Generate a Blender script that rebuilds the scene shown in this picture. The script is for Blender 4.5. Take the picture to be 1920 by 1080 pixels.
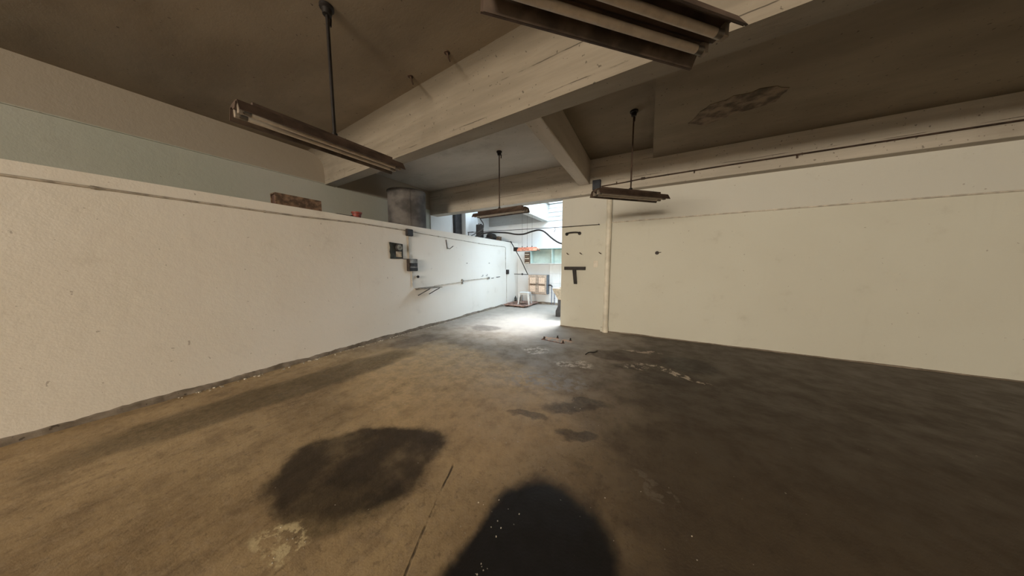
import bpy, bmesh, math, random
from mathutils import Vector, Matrix

for o in list(bpy.data.objects):
    bpy.data.objects.remove(o, do_unlink=True)
random.seed(7)
SC = bpy.context.scene
COL = SC.collection
PI = math.pi

# ------------------------------------------------------------------ camera
cam_d = bpy.data.cameras.new('camera')
cam = bpy.data.objects.new('camera', cam_d)
COL.objects.link(cam)
cam_d.sensor_width = 36.0
cam_d.lens = 463.0 / 1920.0 * 36.0
cam_d.clip_start = 0.05
PITCH = math.atan(43 / 463)
YAW = math.atan(256 / math.hypot(463, 43))
cam.location = (0, 0, 1.5)
cam.rotation_euler = (PI / 2 - PITCH, 0, YAW)
SC.camera = cam

# ------------------------------------------------------------------ world, lights, exposure
SC.view_settings.view_transform = 'Standard'
SC.view_settings.look = 'None'
SC.view_settings.gamma = 1.0
SC.view_settings.use_curve_mapping = False
SC.view_settings.exposure = 0.17

W = bpy.data.worlds.new('sky')
SC.world = W
W.use_nodes = True
bg = W.node_tree.nodes['Background']
bg.inputs[0].default_value = (0.62, 0.82, 1.0, 1)
bg.inputs[1].default_value = 15.0


def area(name, loc, rot, sx, sy, power, color, portal=False):
    d = bpy.data.lights.new(name, 'AREA')
    d.shape = 'RECTANGLE'
    d.size, d.size_y = sx, sy
    d.energy = power
    d.color = color
    if portal:
        d.cycles.is_portal = True
    o = bpy.data.objects.new(name, d)
    o.location, o.rotation_euler = loc, rot
    COL.objects.link(o)
    return o


YB_LIGHT = -10.8
area('added_rooflight_portal', (-5.425, 7.25, 3.99), (0, 0, 0), 0.55, 1.0, 1, (1, 1, 1), portal=True)  # samples sky through the added rooflight
area('skylight_portal', (-1.75, 7.45, 3.86), (0, 0, 0), 3.1, 2.9, 1, (1, 1, 1), portal=True)
# warm light of the wide street opening behind the photographer
area('street_opening_light', (-0.7, YB_LIGHT, 2.75), (PI / 2 - 0.28, 0, 0), 3.2, 1.1, 1130, (1.0, 0.88, 0.71))
# thin-cloud sun falling steeply through the skylight
sun_d = bpy.data.lights.new('sun', 'SUN')
sun_d.energy = 9.5
sun_d.angle = 0.32
sun_d.color = (0.90, 0.95, 1.0)
sun = bpy.data.objects.new('sun', sun_d)
sun.rotation_euler = Vector((-0.10, -0.48, -0.87)).to_track_quat('-Z', 'Y').to_euler()
COL.objects.link(sun)

# ------------------------------------------------------------------ dimensions
XL, ZP = -4.64, 2.36        # half-height wall
XU = -6.03                  # upper wall behind it
YR = 5.84                   # right-hand wall
YF = 8.92                   # far wall
ZC = 3.75                   # ceiling
YB = -11.0                  # wall behind the photographer
XS = 6.5                    # side wall out of the picture

# ------------------------------------------------------------------ materials
MATS = {}


class NT:
    def __init__(self, name):
        self.m = bpy.data.materials.new(name)
        self.m.use_nodes = True
        self.t = self.m.node_tree
        self.t.nodes.clear()
        self.out = self.n('ShaderNodeOutputMaterial')
        self.b = self.n('ShaderNodeBsdfPrincipled')
        self.l(self.b.outputs[0], self.out.inputs[0])
        self.co = self.n('ShaderNodeTexCoord').outputs['Object']

    def n(self, typ, **kw):
        nd = self.t.nodes.new(typ)
        for k, v in kw.items():
            setattr(nd, k, v)
        return nd

    def l(self, a, b):
        self.t.links.new(a, b)

    def put(self, sock, v):
        if isinstance(v, (int, float)):
            sock.default_value = v
        elif isinstance(v, (tuple, list)):
            sock.default_value = tuple(v) + ((1,) if len(v) == 3 and sock.type == 'RGBA' else ())
        else:
            self.l(v, sock)

    def math(self, op, a, b=0.0, clamp=False):
        nd = self.n('ShaderNodeMath', operation=op, use_clamp=clamp)
        self.put(nd.inputs[0], a)
        self.put(nd.inputs[1], b)
        return nd.outputs[0]

    def vmath(self, op, a, b):
        nd = self.n('ShaderNodeVectorMath', operation=op)
        self.put(nd.inputs[0], a)
        self.put(nd.inputs[1], b)
        return nd.outputs[0]

    def scale(self, v, s):
        nd = self.n('ShaderNodeVectorMath', operation='MULTIPLY')
        self.put(nd.inputs[0], v)
        nd.inputs[1].default_value = s
        return nd.outputs[0]

    def noise(self, sc, det=4, rough=0.55, vec=None, color=False):
        nd = self.n('ShaderNodeTexNoise')
        nd.inputs['Scale'].default_value = sc
        nd.inputs['Detail'].default_value = det
        nd.inputs['Roughness'].default_value = rough
        self.l(vec if vec is not None else self.co, nd.inputs['Vector'])
        return nd.outputs['Color' if color else 'Fac']

    def ss(self, v, a, b, lo=0.0, hi=1.0):
        nd = self.n('ShaderNodeMapRange', interpolation_type='SMOOTHSTEP')
        self.put(nd.inputs['Value'], v)
        nd.inputs['From Min'].default_value = a
        nd.inputs['From Max'].default_value = b
        nd.inputs['To Min'].default_value = lo
        nd.inputs['To Max'].default_value = hi
        return nd.outputs[0]

    def mix(self, f, a, b, mode='MIX'):
        nd = self.n('ShaderNodeMix', data_type='RGBA', blend_type=mode)
        self.put(nd.inputs[0], f)
        self.put(nd.inputs[6], a)
        self.put(nd.inputs[7], b)
        return nd.outputs[2]

    def sep(self, v):
        nd = self.n('ShaderNodeSeparateXYZ')
        self.l(v, nd.inputs[0])
        return nd.outputs

    def bump(self, h, strength=0.3, dist=0.01):
        nd = self.n('ShaderNodeBump')
        nd.inputs['Strength'].default_value = strength
        nd.inputs['Distance'].default_value = dist
        self.l(h, nd.inputs['Height'])
        self.l(nd.outputs[0], self.b.inputs['Normal'])

    def fin(self, col, rough=0.7, metal=0.0, spec=0.5):
        self.put(self.b.inputs['Base Color'], col)
        self.put(self.b.inputs['Roughness'], rough)
        self.b.inputs['Metallic'].default_value = metal
        self.b.inputs['Specular IOR Level'].default_value = spec
        return self.m


def simple(name, col, rough=0.6, metal=0.0, var=0.18, sc=9.0, bump=0.1, dark=None, spec=0.4):
    """painted / worn solid with a little mottling"""
    if name in MATS:
        return MATS[name]
    t = NT(name)
    f = t.noise(sc, 5)
    d = dark or tuple(c * (1 - 2 * var) for c in col)
    c = t.mix(t.ss(f, 0.35, 0.65), d, tuple(min(1, c * (1 + var)) for c in col))
    if bump:
        t.bump(t.noise(sc * 6, 3), bump, 0.004)
    MATS[name] = t.fin(c, rough, metal, spec)
    return MATS[name]


def plaster(name, col, warm, stain=(0.30, 0.25, 0.19), two_tone=None, marks=0.3):
    """old wall paint: uneven tint, scuffs, fine trowel relief"""
    t = NT(name)
    c = t.mix(t.ss(t.noise(0.55, 3), 0.3, 0.7), col, warm)
    if two_tone:
        z = t.sep(t.co)[2]
        zz = t.math('ADD', z, t.math('MULTIPLY', t.math('SUBTRACT', t.noise(3, 3), 0.5), 0.02))
        c = t.mix(t.ss(zz, two_tone[0], two_tone[0] + two_tone[2]), c, two_tone[1])
    sc = t.ss(t.noise(2.2, 8, 0.68), 0.58, 0.78)
    c = t.mix(t.math('MULTIPLY', sc, marks), c, stain)
    streak = t.noise(1.0, 5, 0.6, vec=t.scale(t.co, (6, 6, 0.7)))
    c = t.mix(t.math('MULTIPLY', t.ss(streak, 0.6, 0.85), marks * 0.6), c, stain)
    speck = t.ss(t.noise(24, 2, 0.4), 0.745, 0.775)
    c = t.mix(t.math('MULTIPLY', speck, 0.45), c, (0.2, 0.15, 0.11))
    h = t.math('ADD', t.noise(7, 5), t.math('MULTIPLY', t.noise(70, 3), 0.25))
    t.bump(h, 0.35, 0.012)
    MATS[name] = t.fin(c, 0.62, 0, 0.25)
    return MATS[name]


def concrete(name, a, b, stain, stretch=(0.5, 3.0, 3.0), amount=0.55, line_axis=None, pitch=0.31):
    """board-marked, lime-washed concrete of the ceiling and beams"""
    t = NT(name)
    v = t.scale(t.co, stretch)
    c = t.mix(t.ss(t.noise(1.3, 6, 0.6, vec=v), 0.3, 0.7), a, b)
    blot = t.ss(t.noise(0.9, 7, 0.65), 0.5, 0.78)
    c = t.mix(t.math('MULTIPLY', blot, amount), c, stain)
    pit = t.ss(t.noise(28, 2, 0.4), 0.70, 0.75)
    c = t.mix(t.math('MULTIPLY', pit, 0.6), c, tuple(x * 0.25 for x in stain))
    h = t.noise(5, 6, 0.6, vec=v)
    if line_axis is not None:
        ax = t.sep(t.co)[line_axis]
        wob = t.math('MULTIPLY', t.math('SUBTRACT', t.noise(1.7, 5), 0.5), 0.05)
        fr = t.math('FRACT', t.math('DIVIDE', t.math('ADD', ax, wob), pitch))
        ln = t.ss(t.math('ABSOLUTE', t.math('SUBTRACT', fr, 0.5)), 0.0012 / pitch, 0.007 / pitch, 1, 0)
        brk = t.ss(t.noise(1.4, 5, 0.6), 0.48, 0.60)
        ln = t.math('MULTIPLY', ln, brk)
        c = t.mix(t.math('MULTIPLY', ln, 0.75), c, tuple(x * 0.22 for x in stain))
        h = t.math('SUBTRACT', h, t.math('MULTIPLY', ln, 0.6))
    t.bump(t.math('ADD', t.math('MULTIPLY', h, 0.7), t.math('MULTIPLY', t.noise(60, 3), 0.15)), 0.32, 0.012)
    MATS[name] = t.fin(c, 0.85, 0, 0.2)
    return MATS[name]


def floor_material():
    t = NT('floor_concrete')
    P = t.co
    n1 = t.noise(0.7, 7, 0.62)
    n2 = t.noise(3.2, 9, 0.68)
    c = t.mix(t.ss(n1, 0.32, 0.68), (0.30, 0.205, 0.105), (0.50, 0.365, 0.205))
    c = t.mix(t.math('MULTIPLY', t.ss(n2, 0.45, 0.72), 0.55), c, (0.15, 0.105, 0.066))
    c = t.mix(t.math('MULTIPLY', t.ss(t.noise(9, 8, 0.7), 0.55, 0.7), 0.28), c, (0.36, 0.29, 0.21))
    xyz = t.sep(P)
    streak = t.noise(2.6, 9, 0.72, vec=t.scale(P, (2.6, 0.9, 1)))
    c = t.mix(t.math('MULTIPLY', t.ss(streak, 0.50, 0.66), 0.45), c, (0.155, 0.102, 0.056))
    c = t.mix(t.math('MULTIPLY', t.ss(t.noise(16, 8, 0.75), 0.50, 0.60), 0.42), c, (0.44, 0.33, 0.21))
    c = t.mix(t.math('MULTIPLY', t.ss(t.noise(21, 9, 0.78, vec=t.vmath('ADD', P, (7.3, 2.1, 0))), 0.53, 0.62), 0.42), c, (0.11, 0.075, 0.045))
    # ochre wear towards the entrance, grey cement towards the yard
    ochre = t.ss(t.math('ADD', xyz[1], t.math('MULTIPLY', t.noise(0.9, 4), 1.6)), 2.4, 4.6)
    c = t.mix(t.math('MULTIPLY', ochre, 0.75), c, t.mix(t.ss(n2, 0.4, 0.65), (0.31, 0.26, 0.215), (0.20, 0.163, 0.13)))
    pale = t.ss(t.math('ADD', xyz[1], t.math('MULTIPLY', t.noise(1.3, 5), 1.6)), 4.6, 6.2)
    c = t.mix(t.math('MULTIPLY', pale, 0.6), c, (0.42, 0.38, 0.34))
    # floor blends to a near-black brown on the right half
    right_dark = t.ss(t.math('ADD', xyz[0], t.math('MULTIPLY', t.noise(0.8, 5), 1.3)), -0.35, 1.0)
    c = t.mix(t.math('MULTIPLY', right_dark, 0.86), c, (0.058, 0.042, 0.029))
    warp = t.vmath('SUBTRACT', t.noise(2.1, 5, 0.6, color=True), (0.5, 0.5, 0.5))
    wet = None

    grit = t.ss(t.noise(19, 9, 0.76, vec=t.vmath('ADD', P, (1.3, 9.1, 0))), 0.40, 0.60, 0.72, 1.0)

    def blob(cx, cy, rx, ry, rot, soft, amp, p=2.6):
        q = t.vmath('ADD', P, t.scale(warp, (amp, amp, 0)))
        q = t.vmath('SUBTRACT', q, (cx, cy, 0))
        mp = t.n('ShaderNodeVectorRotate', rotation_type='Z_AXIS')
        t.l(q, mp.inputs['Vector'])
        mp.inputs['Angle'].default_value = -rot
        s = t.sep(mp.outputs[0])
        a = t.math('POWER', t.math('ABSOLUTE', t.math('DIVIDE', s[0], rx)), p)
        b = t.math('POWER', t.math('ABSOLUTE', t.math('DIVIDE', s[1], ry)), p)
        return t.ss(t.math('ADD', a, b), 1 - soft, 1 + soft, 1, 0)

    patch_dark = (0.020, 0.013, 0.008)  # near-black brown of the streaky left floor patch
    # (centre, radii, turn, softness, warp, colour, strength)
    blobs = [(-1.86, 1.00, 0.56, 0.42, 0.5, 0.28, 0.42, patch_dark, 0.90),
             (-1.62, 0.76, 0.34, 0.20, 0.6, 0.5, 0.25, (0.06, 0.045, 0.018), 0.6),
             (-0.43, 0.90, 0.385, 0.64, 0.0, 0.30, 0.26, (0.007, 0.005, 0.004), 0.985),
             (-2.35, 2.35, 1.55, 0.95, -0.25, 0.75, 0.9, (0.74, 0.52, 0.28), 0.85),
             (-1.3, 1.95, 0.7, 0.5, 0.3, 0.8, 0.7, (0.50, 0.345, 0.185), 0.5),
             (-3.75, 1.35, 0.32, 1.5, -0.1, 0.5, 0.35, (0.085, 0.062, 0.030), 0.75),
             (0.58, 4.42, 0.34, 0.30, 0.2, 0.35, 0.22, (0.045, 0.036, 0.028), 0.85),
             (-0.52, 4.30, 0.30, 0.22, 0.4, 0.3, 0.25, (0.075, 0.048, 0.034), 0.75),
             (-0.10, 4.45, 0.40, 0.26, 0.1, 0.3, 0.3, (0.085, 0.056, 0.040), 0.7),
             (-0.20, 3.95, 0.20, 0.12, 0.3, 0.4, 0.3, (0.05, 0.034, 0.024), 0.7),
             (0.30, 3.75, 0.42, 0.20, 0.5, 0.35, 0.3, (0.06, 0.042, 0.030), 0.75),
             (-0.62, 2.55, 0.34, 0.10, 0.6, 0.6, 0.5, (0.05, 0.036, 0.026), 0.7),
             (-1.02, 2.15, 0.20, 0.07, 0.2, 0.6, 0.5, (0.06, 0.040, 0.022), 0.7),
             (-0.52, 2.10, 0.16, 0.07, 0.3, 0.6, 0.5, (0.045, 0.032, 0.022), 0.7),
             (-3.35, 4.75, 0.34, 0.24, 0.2, 0.5, 0.4, (0.10, 0.08, 0.065), 0.75),
             (-4.0, 3.3, 0.28, 0.5, 0.0, 0.5, 0.4, (0.09, 0.064, 0.048), 0.6)]
    rough = t.ss(n2, 0.3, 0.7, 0.40, 0.66)
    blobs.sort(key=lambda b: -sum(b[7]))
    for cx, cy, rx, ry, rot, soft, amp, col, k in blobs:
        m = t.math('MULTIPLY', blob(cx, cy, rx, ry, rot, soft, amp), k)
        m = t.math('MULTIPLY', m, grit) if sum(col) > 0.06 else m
        if sum(col) > 1:     # pale ochre patches let the darker grain show through
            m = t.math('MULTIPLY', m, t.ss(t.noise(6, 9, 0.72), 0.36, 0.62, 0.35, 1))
        if cx == -1.86:      # the streaky dark patch keeps paler windows in it
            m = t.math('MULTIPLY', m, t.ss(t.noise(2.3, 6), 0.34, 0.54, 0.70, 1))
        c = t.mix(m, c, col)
    # scraped paint: pale crusts
    crust = [(-1.55, 4.68, 0.30, 0.13, 0.1, (0.62, 0.36, 0.22), 0.95),
             (-1.66, 3.95, 0.20, 0.16, 0.7, (0.66, 0.56, 0.46), 0.95),
             (-0.92, 3.62, 0.28, 0.14, 0.4, (0.68, 0.58, 0.48), 0.95),
             (-0.06, 4.03, 0.26, 0.12, 0.4, (0.52, 0.43, 0.35), 0.85),
             (0.40, 3.98, 0.34, 0.05, -0.5, (0.60, 0.50, 0.40), 0.95),
             (-0.05, 4.74, 0.30, 0.06, 0.1, (0.50, 0.40, 0.32), 0.9),
             (-1.68, 0.47, 0.16, 0.10, 0.3, (0.66, 0.54, 0.32), 0.95),
             (-1.10, 2.9, 0.5, 0.22, 0.3, (0.38, 0.35, 0.33), 0.55),
             (0.10, 1.75, 0.16, 0.05, -0.7, (0.20, 0.16, 0.12), 0.7)]
    flake = t.ss(t.noise(9, 8, 0.72), 0.49, 0.54)
    for cx, cy, rx, ry, rot, col, k in crust:
        m = t.math('MULTIPLY', t.math('MULTIPLY', blob(cx, cy, rx, ry, rot, 0.5, 0.5), flake), k)
        c = t.mix(m, c, col)
    fl = t.ss(t.noise(46, 2, 0.35), 0.775, 0.80)
    c = t.mix(t.math('MULTIPLY', fl, 0.55), c, (0.55, 0.50, 0.42))
    # long saw-cut crack
    A, B = Vector((-0.98, 0.72)), Vector((-1.22, 1.30))
    d = (B - A).normalized()
    rel = t.sep(t.vmath('SUBTRACT', t.vmath('ADD', P, t.scale(warp, (0.06, 0.06, 0))), (A.x, A.y, 0)))
    al = t.math('ADD', t.math('MULTIPLY', rel[0], d.x), t.math('MULTIPLY', rel[1], d.y))
    ac = t.math('ABSOLUTE', t.math('SUBTRACT', t.math('MULTIPLY', rel[0], -d.y), t.math('MULTIPLY', rel[1], -d.x)))
    L = (B - A).length
    cr = t.math('MULTIPLY', t.ss(ac, 0.002, 0.010, 1, 0),
                t.math('MULTIPLY', t.math('MULTIPLY', t.ss(al, -0.15, 0.0), t.ss(t.noise(5, 4), 0.38, 0.56)), t.ss(al, L - 0.02, L + 0.03, 1, 0)))
    c = t.mix(t.math('MULTIPLY', cr, 0.85), c, (0.03, 0.02, 0.012))
    h = t.math('ADD', t.math('MULTIPLY', n2, 0.8), t.math('MULTIPLY', t.noise(26, 8, 0.78), 0.55))
    h = t.math('SUBTRACT', h, cr)
    t.bump(h, 0.55, 0.012)
    return t.fin(c, rough, 0, 0.30)


M_wall_left = plaster('wall_paint_cream', (0.82, 0.775, 0.71), (0.78, 0.725, 0.645), marks=0.22)
M_wall_right = plaster('wall_paint_ivory', (0.63, 0.615, 0.535), (0.60, 0.58, 0.50), marks=0.25,
                       two_tone=(2.41, (0.60, 0.585, 0.53), 0.01))
M_wall_upper = plaster('wall_paint_green_grey', (0.42, 0.43, 0.37), (0.47, 0.46, 0.41), marks=0.35,
                       two_tone=(3.19, (0.36, 0.31, 0.25), 0.02))
M_wall_far = plaster('wall_paint_white', (0.76, 0.77, 0.78), (0.74, 0.735, 0.72), marks=0.15)
M_ceiling_f = concrete('ceiling_dark_brown', (0.19, 0.152, 0.107), (0.255, 0.207, 0.15), (0.11, 0.082, 0.055),  # darker, browner copy of the ceiling concrete for front and right bays
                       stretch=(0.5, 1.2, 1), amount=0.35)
M_header = concrete('header_shade_grey', (0.46, 0.455, 0.44), (0.56, 0.555, 0.54), (0.30, 0.28, 0.25), stretch=(0.4, 2, 4), amount=0.4)  # shade on the upper far wall is put into this grey
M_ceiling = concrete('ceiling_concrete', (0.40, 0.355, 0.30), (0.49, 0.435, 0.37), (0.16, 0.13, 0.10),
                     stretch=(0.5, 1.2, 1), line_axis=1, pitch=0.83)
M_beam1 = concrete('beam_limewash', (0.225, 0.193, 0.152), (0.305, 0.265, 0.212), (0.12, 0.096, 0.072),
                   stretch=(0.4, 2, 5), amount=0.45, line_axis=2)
M_beam = concrete('beam_concrete', (0.40, 0.36, 0.305), (0.52, 0.47, 0.40), (0.22, 0.18, 0.14),
                  stretch=(0.4, 2, 5), amount=0.4, line_axis=2)
M_beamy = concrete('beam_concrete_cross', (0.42, 0.36, 0.29), (0.52, 0.45, 0.37), (0.20, 0.16, 0.12),
                   stretch=(3, 0.4, 3), amount=0.45)
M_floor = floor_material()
M_skirt = concrete('skirting_plaster', (0.15, 0.12, 0.09), (0.30, 0.25, 0.20), (0.06, 0.045, 0.032), stretch=(4, 4, 6), amount=0.8)
M_iron = simple('black_iron', (0.022, 0.018, 0.017), 0.55, 0.3)
M_rust = simple('rusty_enamel', (0.085, 0.057, 0.043), 0.6, 0.1, var=0.25, sc=6, dark=(0.052, 0.034, 0.026))
M_rod = simple('rusty_rod', (0.07, 0.042, 0.028), 0.6, 0.3, var=0.3)
M_tube = simple('dusty_tube_glass', (0.56, 0.49, 0.41), 0.4, 0, var=0.06, sc=20, bump=0)
M_holder = simple('aged_bakelite', (0.25, 0.21, 0.17), 0.5)
M_refl = simple('reflector_inside', (0.105, 0.076, 0.058), 0.5, 0.1, var=0.25, sc=7)
M_box_black = simple('black_bakelite', (0.020, 0.015, 0.016), 0.45)
M_box_blue = simple('blue_black_box', (0.018, 0.021, 0.032), 0.5)
M_conduit = simple('painted_conduit', (0.62, 0.56, 0.48), 0.5, var=0.15, bump=0)
M_conduit_d = simple('dusty_conduit', (0.44, 0.385, 0.32), 0.6, var=0.2)
M_pipe = simple('painted_downpipe', (0.72, 0.67, 0.56), 0.45, var=0.08, sc=4)
M_board = simple('dark_green_board', (0.030, 0.030, 0.021), 0.6, var=0.3, sc=16)
M_steel = simple('worn_steel', (0.22, 0.20, 0.18), 0.4, 0.6, var=0.25)
M_glass_d = simple('meter_glass', (0.30, 0.31, 0.29), 0.12, 0.0, bump=0, spec=0.8)
M_card = simple('tan_card', (0.46, 0.37, 0.27), 0.8)
M_switch = simple('brown_switch_iron', (0.060, 0.046, 0.040), 0.5, 0.2, var=0.3, sc=25)
M_switch_d = simple('switch_handle_black', (0.015, 0.012, 0.012), 0.4)
M_grey_w = simple('weathered_grey_board', (0.28, 0.25, 0.22), 0.8, var=0.25, sc=20)
M_drum = simple('dull_tin', (0.125, 0.112, 0.105), 0.7, 0.0, var=0.25, sc=3)
M_brown = simple('old_brown_wood', (0.20, 0.125, 0.080), 0.75, var=0.3, sc=14)
M_brown_d = simple('dark_brown_wood', (0.095, 0.050, 0.036), 0.75, var=0.3)
M_red = simple('faded_red_plastic', (0.26, 0.055, 0.040), 0.5, var=0.2)
M_dark = simple('dark_grey_metal', (0.050, 0.046, 0.047), 0.55, 0.2)
M_hose = simple('black_rubber', (0.022, 0.020, 0.021), 0.5, bump=0)
M_white = simple('white_plastic', (0.62, 0.60, 0.57), 0.4, var=0.06, bump=0)
M_switchplate = simple('ivory_plastic', (0.66, 0.60, 0.50), 0.4, var=0.04, bump=0)
M_peach = simple('peach_panel', (0.74, 0.56, 0.43), 0.6, var=0.10, sc=20)
M_frame = simple('pale_wood_frame', (0.50, 0.385, 0.30), 0.6, var=0.12, sc=14)
M_slate = simple('slate_blue_paint', (0.115, 0.130, 0.150), 0.6, var=0.15)
M_green = simple('mint_paint', (0.47, 0.555, 0.50), 0.6, var=0.06, sc=5)
M_green_d = simple('mint_edge', (0.20, 0.29, 0.25), 0.5, var=0.15)
M_tile = simple('white_tile', (0.80, 0.80, 0.79), 0.25, var=0.03, sc=3, bump=0, spec=0.5)
M_grout = simple('tile_grout', (0.50, 0.49, 0.47), 0.8, var=0.1)
M_plank = simple('limewashed_plank', (0.47, 0.455, 0.43), 0.7, var=0.08, sc=6)
M_pallet = simple('reddish_plank', (0.34, 0.21, 0.165), 0.75, var=0.3, sc=10)
M_orange = simple('orange_enamel', (0.70, 0.27, 0.17), 0.5, var=0.22, sc=14)
M_stone = simple('sink_terrazzo', (0.50, 0.42, 0.32), 0.6, var=0.12, sc=18)
M_leg = simple('sink_leg_slate', (0.075, 0.072, 0.075), 0.6, var=0.2)
M_bluepipe = simple('blue_grey_pipe', (0.16, 0.19, 0.27), 0.45, var=0.15, bump=0)
M_brass = simple('dull_brass', (0.20, 0.17, 0.13), 0.4, 0.7)
M_bottle = simple('dark_bottle', (0.020, 0.022, 0.018), 0.2, bump=0, spec=0.7)
M_crumb = simple('plaster_crumb', (0.60, 0.54, 0.44), 0.8)
M_rusty = simple('rusted_iron', (0.22, 0.085, 0.045), 0.8, 0.2, var=0.35, sc=25)
M_stain = simple('peeled_concrete', (0.17, 0.125, 0.085), 0.9, var=0.3, sc=7, bump=0.4)


def glass_mat():
    m = bpy.data.materials.new('skylight_glass')
    m.use_nodes = True
    t = m.node_tree
    t.nodes.clear()
    out = t.nodes.new('ShaderNodeOutputMaterial')
    mx = t.nodes.new('ShaderNodeMixShader')
    tr = t.nodes.new('ShaderNodeBsdfTransparent')
    gl = t.nodes.new('ShaderNodeBsdfGlossy')
    no = t.nodes.new('ShaderNodeTexNoise')
    mr = t.nodes.new('ShaderNodeMapRange')
    no.inputs['Scale'].default_value = 4
    mr.inputs['To Min'].default_value = 0.84
    mr.inputs['To Max'].default_value = 0.97
    t.links.new(no.outputs['Fac'], mr.inputs['Value'])
    t.links.new(mr.outputs[0], tr.inputs[0])
    gl.inputs['Roughness'].default_value = 0.1
    mx.inputs[0].default_value = 0.06
    t.links.new(tr.outputs[0], mx.inputs[1])
    t.links.new(gl.outputs[0], mx.inputs[2])
    t.links.new(mx.outputs[0], out.inputs[0])
    return m


M_glass = glass_mat()


# ------------------------------------------------------------------ mesh helpers
def bm_box(bm, c, s, rot=None):
    r = bmesh.ops.create_cube(bm, size=1.0)
    M = Matrix.Translation(Vector(c)) @ (rot or Matrix.Identity(4)) @ Matrix.Diagonal((s[0], s[1], s[2], 1))
    bmesh.ops.transform(bm, matrix=M, verts=r['verts'])
    return r['verts']


def bm_tube(bm, pts, r, seg=10, smooth=0):
    pts = [Vector(p) for p in pts]
    if smooth:
        q = []
        n = len(pts)
        for i in range(n - 1):
            p0, p1, p2, p3 = pts[max(i - 1, 0)], pts[i], pts[i + 1], pts[min(i + 2, n - 1)]
            for k in range(smooth):
                u = k / smooth
                q.append(0.5 * ((2 * p1) + (p2 - p0) * u + (2 * p0 - 5 * p1 + 4 * p2 - p3) * u * u
                                + (3 * p1 - p0 - 3 * p2 + p3) * u ** 3))
        q.append(pts[-1])
        pts = q
    rings, nrm = [], None
    for i, p in enumerate(pts):
        a = pts[min(i + 1, len(pts) - 1)] - pts[max(i - 1, 0)]
        a.normalize()
        if nrm is None:
            nrm = a.orthogonal().normalized()
        else:
            nrm = (nrm - a * nrm.dot(a)).normalized()
        bi = a.cross(nrm)
        rr = r[i] if isinstance(r, (list, tuple)) else r
        rings.append([bm.verts.new(p + (nrm * math.cos(2 * PI * k / seg) + bi * math.sin(2 * PI * k / seg)) * rr)
                      for k in range(seg)])
    for a, b in zip(rings, rings[1:]):
        for k in range(seg):
            bm.faces.new((a[k], a[(k + 1) % seg], b[(k + 1) % seg], b[k]))
    bm.faces.new(rings[0][::-1])
    bm.faces.new(rings[-1])


def bm_lathe(bm, prof, c=(0, 0, 0), seg=28, cap=True):
    rings = []
    for r, z in prof:
        rings.append([bm.verts.new((c[0] + r * math.cos(2 * PI * k / seg), c[1] + r * math.sin(2 * PI * k / seg), c[2] + z))
                      for k in range(seg)])
    for a, b in zip(rings, rings[1:]):
        for k in range(seg):
            bm.faces.new((a[k], a[(k + 1) % seg], b[(k + 1) % seg], b[k]))
    if cap:
        bm.faces.new(rings[0][::-1])
        bm.faces.new(rings[-1])


def bm_prism(bm, poly, axis, a, b):
    """poly of 2-D points extruded along axis from a to b"""
    def P(p, v):
        q = [0, 0, 0]
        i, j = [k for k in range(3) if k != axis]
        q[i], q[j], q[axis] = p[0], p[1], v
        return q
    A = [bm.verts.new(P(p, a)) for p in poly]
    B = [bm.verts.new(P(p, b)) for p in poly]
    n = len(poly)
    for k in range(n):
        bm.faces.new((A[k], A[(k + 1) % n], B[(k + 1) % n], B[k]))
    bm.faces.new(A[::-1])
    bm.faces.new(B)


def mesh(name, fn, mat, parent=None, bevel=0.0, smooth=False, loc=None):
    bm = bmesh.new()
    fn(bm)
    bmesh.ops.recalc_face_normals(bm, faces=bm.faces)
    if bevel:
        es = [e for e in bm.edges if len(e.link_faces) == 2 and e.calc_face_angle(0) > 0.6]
        bmesh.ops.bevel(bm, geom=es, offset=bevel, segments=2, profile=0.5, affect='EDGES')
    me = bpy.data.meshes.new(name)
    bm.to_mesh(me)
    bm.free()
    if smooth:
        for p in me.polygons:
            p.use_smooth = True
        try:
            me.set_sharp_from_angle(angle=math.radians(40))
        except Exception:
            pass
    me.materials.append(mat)
    o = bpy.data.objects.new(name, me)
    COL.objects.link(o)
    if parent:
        o.parent = parent
    if loc:
        o.location = loc
    return o


def box(name, c, s, mat, parent=None, bevel=0.0, rot=None):
    return mesh(name, lambda bm: bm_box(bm, c, s, rot), mat, parent, bevel)


def bx(name, x0, x1, y0, y1, z0, z1, mat, parent=None, bevel=0.0):
    return box(name, ((x0 + x1) / 2, (y0 + y1) / 2, (z0 + z1) / 2), (x1 - x0, y1 - y0, z1 - z0), mat, parent, bevel)


def tube(name, pts, r, mat, parent=None, seg=10, smooth=0):
    return mesh(name, lambda bm: bm_tube(bm, pts, r, seg, smooth), mat, parent, smooth=True)


def lathe(name, prof, mat, parent=None, c=(0, 0, 0), seg=28):
    return mesh(name, lambda bm: bm_lathe(bm, prof, c, seg), mat, parent, smooth=True)


def tag(o, label, cat, group=None, kind=None):
    o['label'] = label
    o['category'] = cat
    if group:
        o['group'] = group
    if kind:
        o['kind'] = kind
    return o


def thing(name, label, cat, loc=(0, 0, 0), rotz=0.0, group=None):
    o = bpy.data.objects.new(name, None)
    o.empty_display_size = 0.1
    o.location = loc
    o.rotation_euler = (0, 0, rotz)
    COL.objects.link(o)
    return tag(o, label, cat, group)


def struct(o, label, cat):
    return tag(o, label, cat, kind='structure')


# ------------------------------------------------------------------ the shell
def floor_mesh(bm):
    r = bmesh.ops.create_grid(bm, x_segments=60, y_segments=70, size=0.5)
    for v in r['verts']:
        v.co.x = -4.66 + (v.co.x + 0.5) * (XS + 4.66)
        v.co.y = YB + (v.co.y + 0.5) * (YF - YB)
        v.co.z = 0.0


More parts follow.
